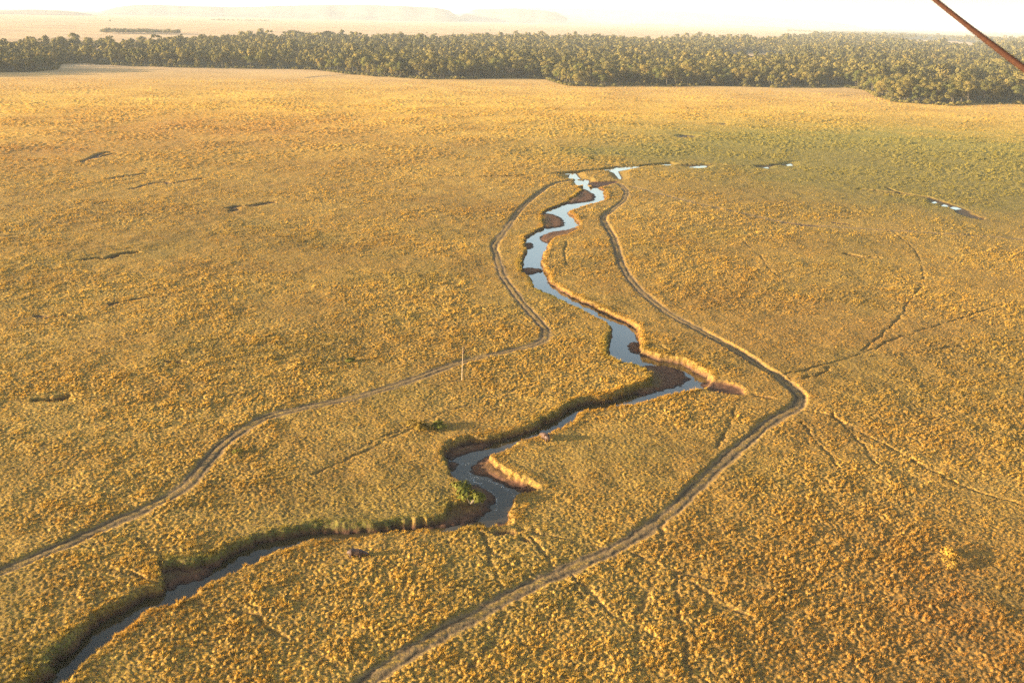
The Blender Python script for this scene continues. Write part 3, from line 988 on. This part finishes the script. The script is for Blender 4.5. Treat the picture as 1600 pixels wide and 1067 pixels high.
LANDMARKS = [(-40, 'left photo edge'), (88, 'dark left clump'), (437, 'small ragged tree'), (550, 'bare edge gully'), (866, 'dark edge notch'), (1330, 'pale dry tree'), (1480, 'lowest forest bulge'), (1640, 'right photo edge')]
ORD = ['nearest', 'second', 'third', 'fourth', 'fifth', 'sixth', 'seventh', 'eighth', 'ninth', 'tenth', 'eleventh', 'twelfth', 'thirteenth', 'fourteenth', 'fifteenth']
SHAPE_WORD = {'broad': 'broad', 'round': 'round', 'narrow': 'narrow', 'ragged': 'ragged'}

def add_tree(x, y, var, tone, s, rz, name='forest_tree'):
    e = empty(name, (x, y, -.1), rz, s)
    for nm, me in (('crown', CROWNS[(var, tone)]), ('trunk', TRUNKS[var])):
        o = bpy.data.objects.new(nm, me)
        C.objects.link(o)
        o.parent = e
    return e

recs = []
for k in single:
    x, y = sites[k]
    var = int(rng.integers(len(SHAPES)))
    tone = rng.choice(['olive green', 'dark green', 'yellowish green'], p=[.58, .27, .15])
    s = float(np.clip(rng.normal(1.0, .2), .55, 1.4)) * (.84 if s_depth[k] < 14 else 1.0)
    e = add_tree(x, y, var, tone, s, float(rng.uniform(0, 6.28)))
    u = to_px([[x, y, 0]])[0][0]
    recs.append([u, s_depth[k], var, tone, s, e])
for u, v, shp, tone, s in LONE:
    x, y = at([(u, v)], 0)[0]
    var = SHAPES.index(shp) if tone != 'pale buff' else (0 if shp == 'ragged' else 8)
    e = add_tree(x, y, var, tone, s, u * .7)
    recs.append([u, -10, var, tone, s, e])

def label_trees(recs):
    used = {}
    rows = [('in front row', lambda d: d < 13), ('in second row', lambda d: 13 <= d < 28), ('behind second row', lambda d: d >= 28)]
    for where, test in rows:
        mine = [r for r in recs if test(r[1])]
        groups = {}
        for r in mine:
            li = min(range(len(LANDMARKS)), key=lambda i: abs(LANDMARKS[i][0] - r[0]))
            side = 'right' if r[0] >= LANDMARKS[li][0] else 'left'
            size = 'tall' if r[4] > 1.06 else 'small' if r[4] < .85 else 'medium'
            sw = SHAPE_WORD[SHAPES[r[2]]]
            groups.setdefault((li, side, size, sw, r[3]), []).append(r)
        for (li, side, size, sw, tone), rr in groups.items():
            rr.sort(key=lambda r: abs(r[0] - LANDMARKS[li][0]))
            for i, r in enumerate(rr):
                lm = LANDMARKS[li][1]
                lab = f'{size} {sw} {tone} tree {where}, ' + (f'{ORD[min(i, 14)]} such {side} of the {lm}' if len(rr) > 1 else f'{side} of the {lm}')
                tag(r[5], lab, 'tree', 'trees along the front of the riverine forest')
    return

label_trees(recs)
SPECIAL = {310: 'small round tree standing by itself just in front of the left forest', 437: 'small ragged tree standing out on the grass before the forest', 796: 'pale ragged tree with bare trunk at the forest front',
           1330: 'pale buff dry tree standing out among green forest crowns', 1267: 'bright yellowish bushy tree at the forest foot left of the pale one', 1108: 'tiny yellowish upright sapling at the forest foot'}
for r in recs[-len(LONE):]:
    if r[0] in SPECIAL:
        r[5]['label'] = SPECIAL[r[0]]

def build_woodland():
    """the mass of the forest behind the single trees, the thicket at its foot and the far strips"""
    V, F, o, TT = [], [], 0, []
    NN = []
    def put(lowv, lowf, lown, xy, s, rz, z0):
        nonlocal o
        T = len(xy)
        if not T:
            return
        c, n = np.cos(rz)[:, None], np.sin(rz)[:, None]
        v = lowv[None] * s[:, None, None] * np.stack([np.ones(T), np.ones(T), rng.uniform(.85, 1.15, T)], -1)[:, None, :]
        x = v[..., 0] * c - v[..., 1] * n + xy[:, :1]
        y = v[..., 0] * n + v[..., 1] * c + xy[:, 1:2]
        V.append(np.stack([x, y, v[..., 2] + z0], -1).reshape(-1, 3))
        NN.append(np.stack([lown[None, :, 0] * c - lown[None, :, 1] * n, lown[None, :, 0] * n + lown[None, :, 1] * c, np.broadcast_to(lown[None, :, 2], x.shape)], -1).reshape(-1, 3))
        k = len(lowv)
        TT.append(np.repeat(rng.uniform(0, 1, T), len(lowf)))
        F.append((lowf[None] + (np.arange(T) * k)[:, None, None]).reshape(-1, 4) + o)
        o += T * k
    lods = []
    for tier, (n, size) in enumerate(((1000, .55), (360, .88), (110, 1.55))):
        row = []
        for i, shp in enumerate(SHAPES):
            r, lobes, h = tree_plan(300 + i, shp)
            g = leaf_quads(r, lobes, n, size)
            if tier < 2:
                tv, tf = trunk_geo(r, lobes[:3], h, 4)
                tn = tv * np.array([1, 1, 0]) + np.array([.01, 0, .1])
                g = (*join([g[:2], (tv, tf)]), np.concatenate([g[2], tn / np.linalg.norm(tn, axis=1)[:, None]]))
            row.append(g)
        lods.append(row)
    xy = sites[rest]
    R = np.hypot(xy[:, 0], xy[:, 1])
    var = rng.integers(0, len(SHAPES), len(xy))
    sc = np.clip(rng.normal(1.0, .22, len(xy)) * (.72 + .56 * fbm(xy[:, 0] / 80, xy[:, 1] / 80, 231, 2)), .5, 1.6)
    sc = sc * np.where(R > 3400, 1.25, np.where(R > 2200, 1.1, 1.0))
    for tier, (a, b) in enumerate(((0, 1500), (1500, 2400), (2400, 9e9))):
        for i in range(len(SHAPES)):
            k = (R >= a) & (R < b) & (var == i)
            put(*lods[tier][i], xy[k], sc[k], rng.uniform(0, 6.28, k.sum()), -.2)
    # understorey bushes along the edge
    n = 900
    t = rng.uniform(0, 1, n)
    cum = np.r_[0, np.cumsum(np.hypot(*np.diff(ff, axis=0).T))]
    ex = np.interp(t * cum[-1], cum, ff[:, 0]); ey = np.interp(t * cum[-1], cum, ff[:, 1])
    dd = rng.gamma(1.5, 9, n) - 9
    rr = np.hypot(ex, ey)
    bxy = np.stack([ex * (1 + dd / rr), ey * (1 + dd / rr)], -1)
    put(*leaf_quads(np.random.default_rng(9), [(0, 0, 1.4, 2.2, 1.7), (1.6, .6, 1.0, 1.6, 1.2), (-1.3, -.7, .9, 1.5, 1.1)], 130, .45), bxy, rng.uniform(.5, 1.5, n), rng.uniform(0, 6.28, n), -.2)
    # far strips and dots of trees on the plain
    strips = [(160, 51, 283, 53, 3.0, 150), (0, 1e9, 0, 0, 0, 0)]
    far = []
    def strip(u0, v0, u1, v1, dv, n):
        u = rng.uniform(0, 1, n)
        p = np.stack([u0 + (u1 - u0) * u, v0 + (v1 - v0) * u + rng.uniform(-.5, .5, n) * dv], -1)
        far.append(at(p, 0))
    strip(158, 52, 282, 53.5, 1.6, 260)
    strip(545, 31, 670, 32.5, .8, 160)
    strip(760, 31, 830, 34, .8, 130)
    strip(985, 39, 1060, 41, 2.2, 200)
    strip(1050, 38, 1240, 46, 1.4, 420)
    strip(1230, 49, 1600, 63, 2.0, 700)
    strip(900, 35, 1000, 37, .7, 120)
    strip(330, 33, 420, 34, .5, 60)
    far = np.concatenate(far)
    put(*lods[2][1], far, rng.uniform(.5, .95, len(far)), rng.uniform(0, 6.28, len(far)), -.2)
    tt = np.concatenate(TT)
    o_ = mesh_np('woodland', np.concatenate(V), np.concatenate(F), M_wood, [('tree_tone', 'FACE', np.stack([tt, tt, tt, np.ones(len(tt))], -1))], normals=np.concatenate(NN))
    tag(o_, 'olive riverine forest massed behind its front row of trees', 'forest', kind='stuff')
    print('woodland faces', len(o_.data.polygons), 'sites', len(sites))

build_woodland()

for (u, v, s, lab) in [(172, 36, .8, 'lone dark tree on the far hazy plain near the left mesa'), (526, 37, .7, 'lone tree on the pale plain above the middle forest'), (667, 54, .55, 'small lone tree just behind the forest, left of its twin'),
                       (766, 50, .6, 'small lone tree on the plain close behind the forest top'), (925, 37, .9, 'lone hazy tree left of the far tree strip')]:
    x, y = at([(u, v)], 0)[0]
    e = add_tree(x, y, 2, 'olive green', s, u)
    tag(e, lab, 'tree', 'lone trees on the far plain')

# ------------------------------------------------------------------ far hills
def build_hills():
    def ridge(name, prof, base_v, dist, depth):
        """profile: photo points of the skyline, set at a real distance with a real depth"""
        prof = np.array(prof, float)
        uu = np.arange(prof[0, 0], prof[-1, 0] + 1, 4.0)
        vv = np.interp(uu, prof[:, 0], prof[:, 1]) + .7 * (fbm(uu / 40, uu * 0, 401, 3) - .5)
        d = ray(uu, vv)
        d = d / np.hypot(d[:, 0], d[:, 1])[:, None]
        top = d * dist
        hz = np.maximum(top[:, 2] + H, 0)
        rows = []
        for q, k in ((-.55, 0), (-.38, .10), (-.22, .42), (-.12, .85), (0, 1.0), (.4, .98), (.8, .6), (1.2, 0)):
            rr = dist + q * depth * (1 + .25 * (fbm(uu / 30, uu * 0 + q, 409, 2) - .5))
            z = hz * k * (1 if k in (0, 1.0) else 1 + .25 * (fbm(uu / 22, uu * 0 + 5 * q, 411, 3) - .5)) - (3 if k == 0 else 0)
            rows.append(np.stack([d[:, 0] * rr, d[:, 1] * rr, z], -1))
        V = np.stack(rows)
        nr, na = V.shape[:2]
        i = np.arange(nr - 1)[:, None] * na
        j = np.arange(na - 1)[None, :]
        F = np.stack([i + j, i + j + 1, i + na + j + 1, i + na + j], -1).reshape(-1, 4)
        tag(mesh_np(name, V.reshape(-1, 3), F, M_hill, smooth=True), kind='structure')
    ridge('mesa_hill', [(145, 27), (160, 18), (190, 10), (215, 7.5), (250, 8), (300, 10), (360, 11), (400, 11), (440, 9), (500, 8), (560, 7.5), (620, 9.5), (680, 12), (700, 16), (720, 28)], 27, 12500, 2600)
    ridge('mesa_hill', [(715, 28), (740, 15), (800, 14), (850, 17), (870, 20), (890, 30)], 27, 13500, 2400)
    ridge('low_hill', [(-300, 22), (-100, 20), (-20, 18), (40, 16.5), (90, 17), (120, 20), (160, 27)], 27, 10500, 2000)
    ridge('far_hill', [(640, 30), (800, 12), (960, 15), (1060, 18), (1150, 24), (1230, 29), (1290, 33), (1340, 40)], 30, 19000, 4000)

build_hills()

# ------------------------------------------------------------------ shrubs on the plain
def shrub(u, v, s, flat, mat, name, lab, n=260, seed=1):
    x, y = at([(u, v)], 0)[0]
    r = np.random.default_rng(seed)
    lobes = [(r.uniform(-1, 1) * .9, r.uniform(-1, 1) * .9, r.uniform(.45, .95) * flat, r.uniform(.55, .95), r.uniform(.45, .75) * flat) for _ in range(6)]
    V, F, Nn = leaf_quads(r, lobes, n, .15)
    e = empty(name, (x, y, -.15), 0, s)
    mesh_np('foliage', V, F, mat, parent=e, normals=Nn)
    tv, tf = join([tube([(0, 0, -.3), (l[0] * .5, l[1] * .5, l[2] * .5), l[:3]], [.09, .06, .03], 5) for l in lobes[:4]])
    mesh_np('stem', tv, tf, M_bark, parent=e)
    tag(e, lab, 'shrub')
    return e

shrub(925, 251, 1.8, 1.0, M_leaf_dark, 'shrub', 'grey round shrub standing alone above the far stream', seed=3)
shrub(1217, 253, 1.5, .9, M_leaf_dark, 'shrub', 'dark shrub beside the last far pool', seed=4)
shrub(545, 564, 1.15, .6, M_shrub, 'shrub', 'low dark green bush alone in the grass left of the left track', seed=5)
shrub(655, 668, 1.7, .62, M_shrub_straw, 'shrub', 'broad straw yellow bush between left track and river', 340, seed=6)
shrub(684, 667, 1.3, .6, M_shrub, 'shrub', 'green bush at the right of the straw yellow bush', seed=7)
shrub(1487, 868, 1.1, .9, M_shrub_straw, 'shrub', 'upper of two bright golden bushes in the lower right grass', seed=8)
shrub(1484, 884, 1.0, .9, M_shrub_straw, 'shrub', 'lower of two bright golden bushes in the lower right grass', seed=9)
shrub(735, 782, 1.9, .75, M_shrub, 'shrub', 'green bush on the inside of the river bend above the mud bar', 340, seed=10)
shrub(718, 762, 1.4, .7, M_shrub, 'shrub', 'smaller green bush at the top of the river bend', seed=11)
shrub(371, 708, .8, .8, M_shrub, 'shrub', 'small green bush just right of the left track bend', seed=12)

# ------------------------------------------------------------------ the two hippos
def hippo(u, v, rz, s, lab, head_down):
    """one skinned body: barrel trunk, short legs, heavy muzzle near the grass"""
    x, y = at([(u, v)], 0)[0]
    e = empty('hippo', (x, y, -.12), rz, s * 1.08)
    hz = .55 if head_down else .95
    pts = [((0, 0, .98), .58), ((-.75, 0, 1.0), .55), ((-1.25, 0, .92), .38), ((.7, 0, 1.0), .54), ((1.15, 0, .95), .40), ((1.5, 0, (hz + .95) / 2), .31), ((1.82, 0, hz), .27), ((2.15, 0, hz - .12), .30),
           ((-.85, .32, .62), .25), ((-.85, .34, .30), .16), ((-.83, .34, .04), .16), ((-.85, -.32, .62), .25), ((-.85, -.34, .30), .16), ((-.80, -.34, .04), .16),
           ((.75, .32, .62), .23), ((.75, .33, .30), .15), ((.78, .33, .04), .15), ((.75, -.32, .62), .23), ((.75, -.33, .30), .15), ((.72, -.33, .04), .15),
           ((-1.5, 0, .66), .06), ((1.66, .22, hz + .30), .07), ((1.66, -.22, hz + .30), .07)]
    edges = [(0, 1), (1, 2), (0, 3), (3, 4), (4, 5), (5, 6), (6, 7), (1, 8), (8, 9), (9, 10), (1, 11), (11, 12), (12, 13), (3, 14), (14, 15), (15, 16), (3, 17), (17, 18), (18, 19), (2, 20), (6, 21), (6, 22)]
    me = bpy.data.meshes.new('body')
    me.from_pydata([p for p, _ in pts], edges, [])
    o = bpy.data.objects.new('body', me)
    C.objects.link(o)
    o.parent = e
    sk = o.modifiers.new('skin', 'SKIN')
    sk.use_smooth_shade = True
    for i, (p, r) in enumerate(pts):
        me.skin_vertices[0].data[i].radius = (r, r)
    me.skin_vertices[0].data[0].use_root = True
    sub = o.modifiers.new('sub', 'SUBSURF')
    sub.levels = sub.render_levels = 2
    me.materials.append(M_hide)
    tag(e, lab, 'hippo')
    return e

hippo(556, 869, math.radians(4), .86, 'dark hippo grazing sideways on in the grass below the stream', True)
hippo(852, 687, math.radians(118), .92, 'reddish brown hippo on the bank top facing away towards the water', True)

# ------------------------------------------------------------------ pole
def build_pole():
    x, y = at([(722, 592)], 0)[0]
    e = empty('pole', (x, y, 0))
    tv, tf = tube([(0, 0, -.6), (.02, 0, 2.0), (.09, 0, 4.5), (.14, 0, 6.6), (.16, 0, 7.9)], [.13, .11, .085, .065, .04], 8)
    mesh_np('shaft', tv, tf, M_pole, smooth=True, parent=e)
    kv, kf = join([tube([(.16, 0, 6.2), (.34, .03, 6.5), (.48, .02, 7.0)], [.20, .24, .10], 7), tube([(.14, 0, 6.7), (.55, 0, 7.5), (.72, .1, 8.2)], [.07, .05, .03], 5)])
    mesh_np('dead_branch', kv, kf, M_knob, smooth=True, parent=e)
    tag(e, 'tall thin pale bare pole standing beside the left track', 'pole')

build_pole()

# ------------------------------------------------------------------ the balloon rope in the corner
def build_rope():
    def cam_pt(u, v, d):
        q = ray(np.array([u]), np.array([v]))[0]
        return np.array([0, 0, H]) + q * d
    a, b = cam_pt(1380, -70, 5.8), cam_pt(1680, 166, 2.5)
    n = 360
    t = np.linspace(0, 1, n)
    core = a[None] * (1 - t)[:, None] + b[None] * t[:, None]
    core[:, 2] -= .05 * (1 - (2 * t - 1) ** 2) * .3
    d = (b - a) / np.linalg.norm(b - a)
    u = np.cross(d, [0, 0, 1]); u /= np.linalg.norm(u)
    w = np.cross(d, u)
    parts = []
    for s in range(3):
        ph = t * 2 * math.pi * 60 + s * 2.094
        c = core +   .0040 * (np.cos(ph)[:, None] * u + np.sin(ph)[:, None] * w)
        parts.append(tube(c, [.0068] * n, 7))
    V, F = join(parts)
    o = mesh_np('rope', V, F, M_rope, smooth=True)
    tag(o, 'taut reddish brown twisted rope crossing the top right corner of the sky', 'rope')

build_rope()

# ------------------------------------------------------------------ foam flecks on the stream
def build_foam():
    lines = [P8([(415, 555), (440, 600), (500, 640), (540, 670), (552, 690), (553, 720), (545, 745)]), P8([(440, 580), (520, 600), (570, 620), (640, 675)]), P8([(330, 500), (380, 520), (420, 515)]),
             P8([(380, 580), (420, 600), (480, 612)]), P8([(560, 470), (680, 400), (900, 290)])]
    V, F = [], []
    k = 0
    for li, l in enumerate(lines):
        w = chaikin(on_water(l), 2)
        cum = np.r_[0, np.cumsum(np.hypot(*np.diff(w, axis=0).T))]
        m = int(cum[-1] * (4 if li < 4 else 1))
        for _ in range(m):
            q = random.uniform(0, cum[-1])
            x = np.interp(q, cum, w[:, 0]) + random.gauss(0, .22 if li < 4 else .9)
            y = np.interp(q, cum, w[:, 1]) + random.gauss(0, .22 if li < 4 else .9)
            z = float(wl(np.array(x), np.array(y)))
            r = random.uniform(.03, .10)
            c = []
            for a in range(6):
                rr = r * random.uniform(.6, 1.2)
                c.append((x + rr * math.cos(a * 1.047), y + rr * math.sin(a * 1.047), z + .012))
            V += c + [(x, y, z + .05)]
            for a in range(6):
                F.append((k + a, k + (a + 1) % 6, k + 6))
            k += 7
    o = mesh_np('foam', np.array(V), np.array(F), M_foam)
    tag(o, 'white flecks of foam drifting in the river bend', 'foam', kind='stuff')

build_foam()

# ------------------------------------------------------------------ haze
def build_haze():
    s, z0, z1 = 62000.0, -6.0, 420.0
    V = [(-s, -s, z0), (s, -s, z0), (s, s, z0), (-s, s, z0), (-s, -s, z1), (s, -s, z1), (s, s, z1), (-s, s, z1)]
    F = [(3, 2, 1, 0), (4, 5, 6, 7), (0, 1, 5, 4), (1, 2, 6, 5), (2, 3, 7, 6), (3, 0, 4, 7)]
    m = bpy.data.materials.new('haze')
    m.use_nodes = True
    t = m.node_tree
    t.nodes.clear()
    v = t.nodes.new('ShaderNodeVolumePrincipled')
    v.inputs['Color'].default_value = (0.86, 0.92, 1.0, 1)
    v.inputs['Density'].default_value = HAZE
    out = t.nodes.new('ShaderNodeOutputMaterial')
    t.links.new(v.outputs[0], out.inputs['Volume'])
    o = mesh_np('haze', np.array(V), np.array(F), m)
    tag(o, 'pale warm morning haze over the plain', 'haze', kind='stuff')

HAZE = 0.000044
build_haze()
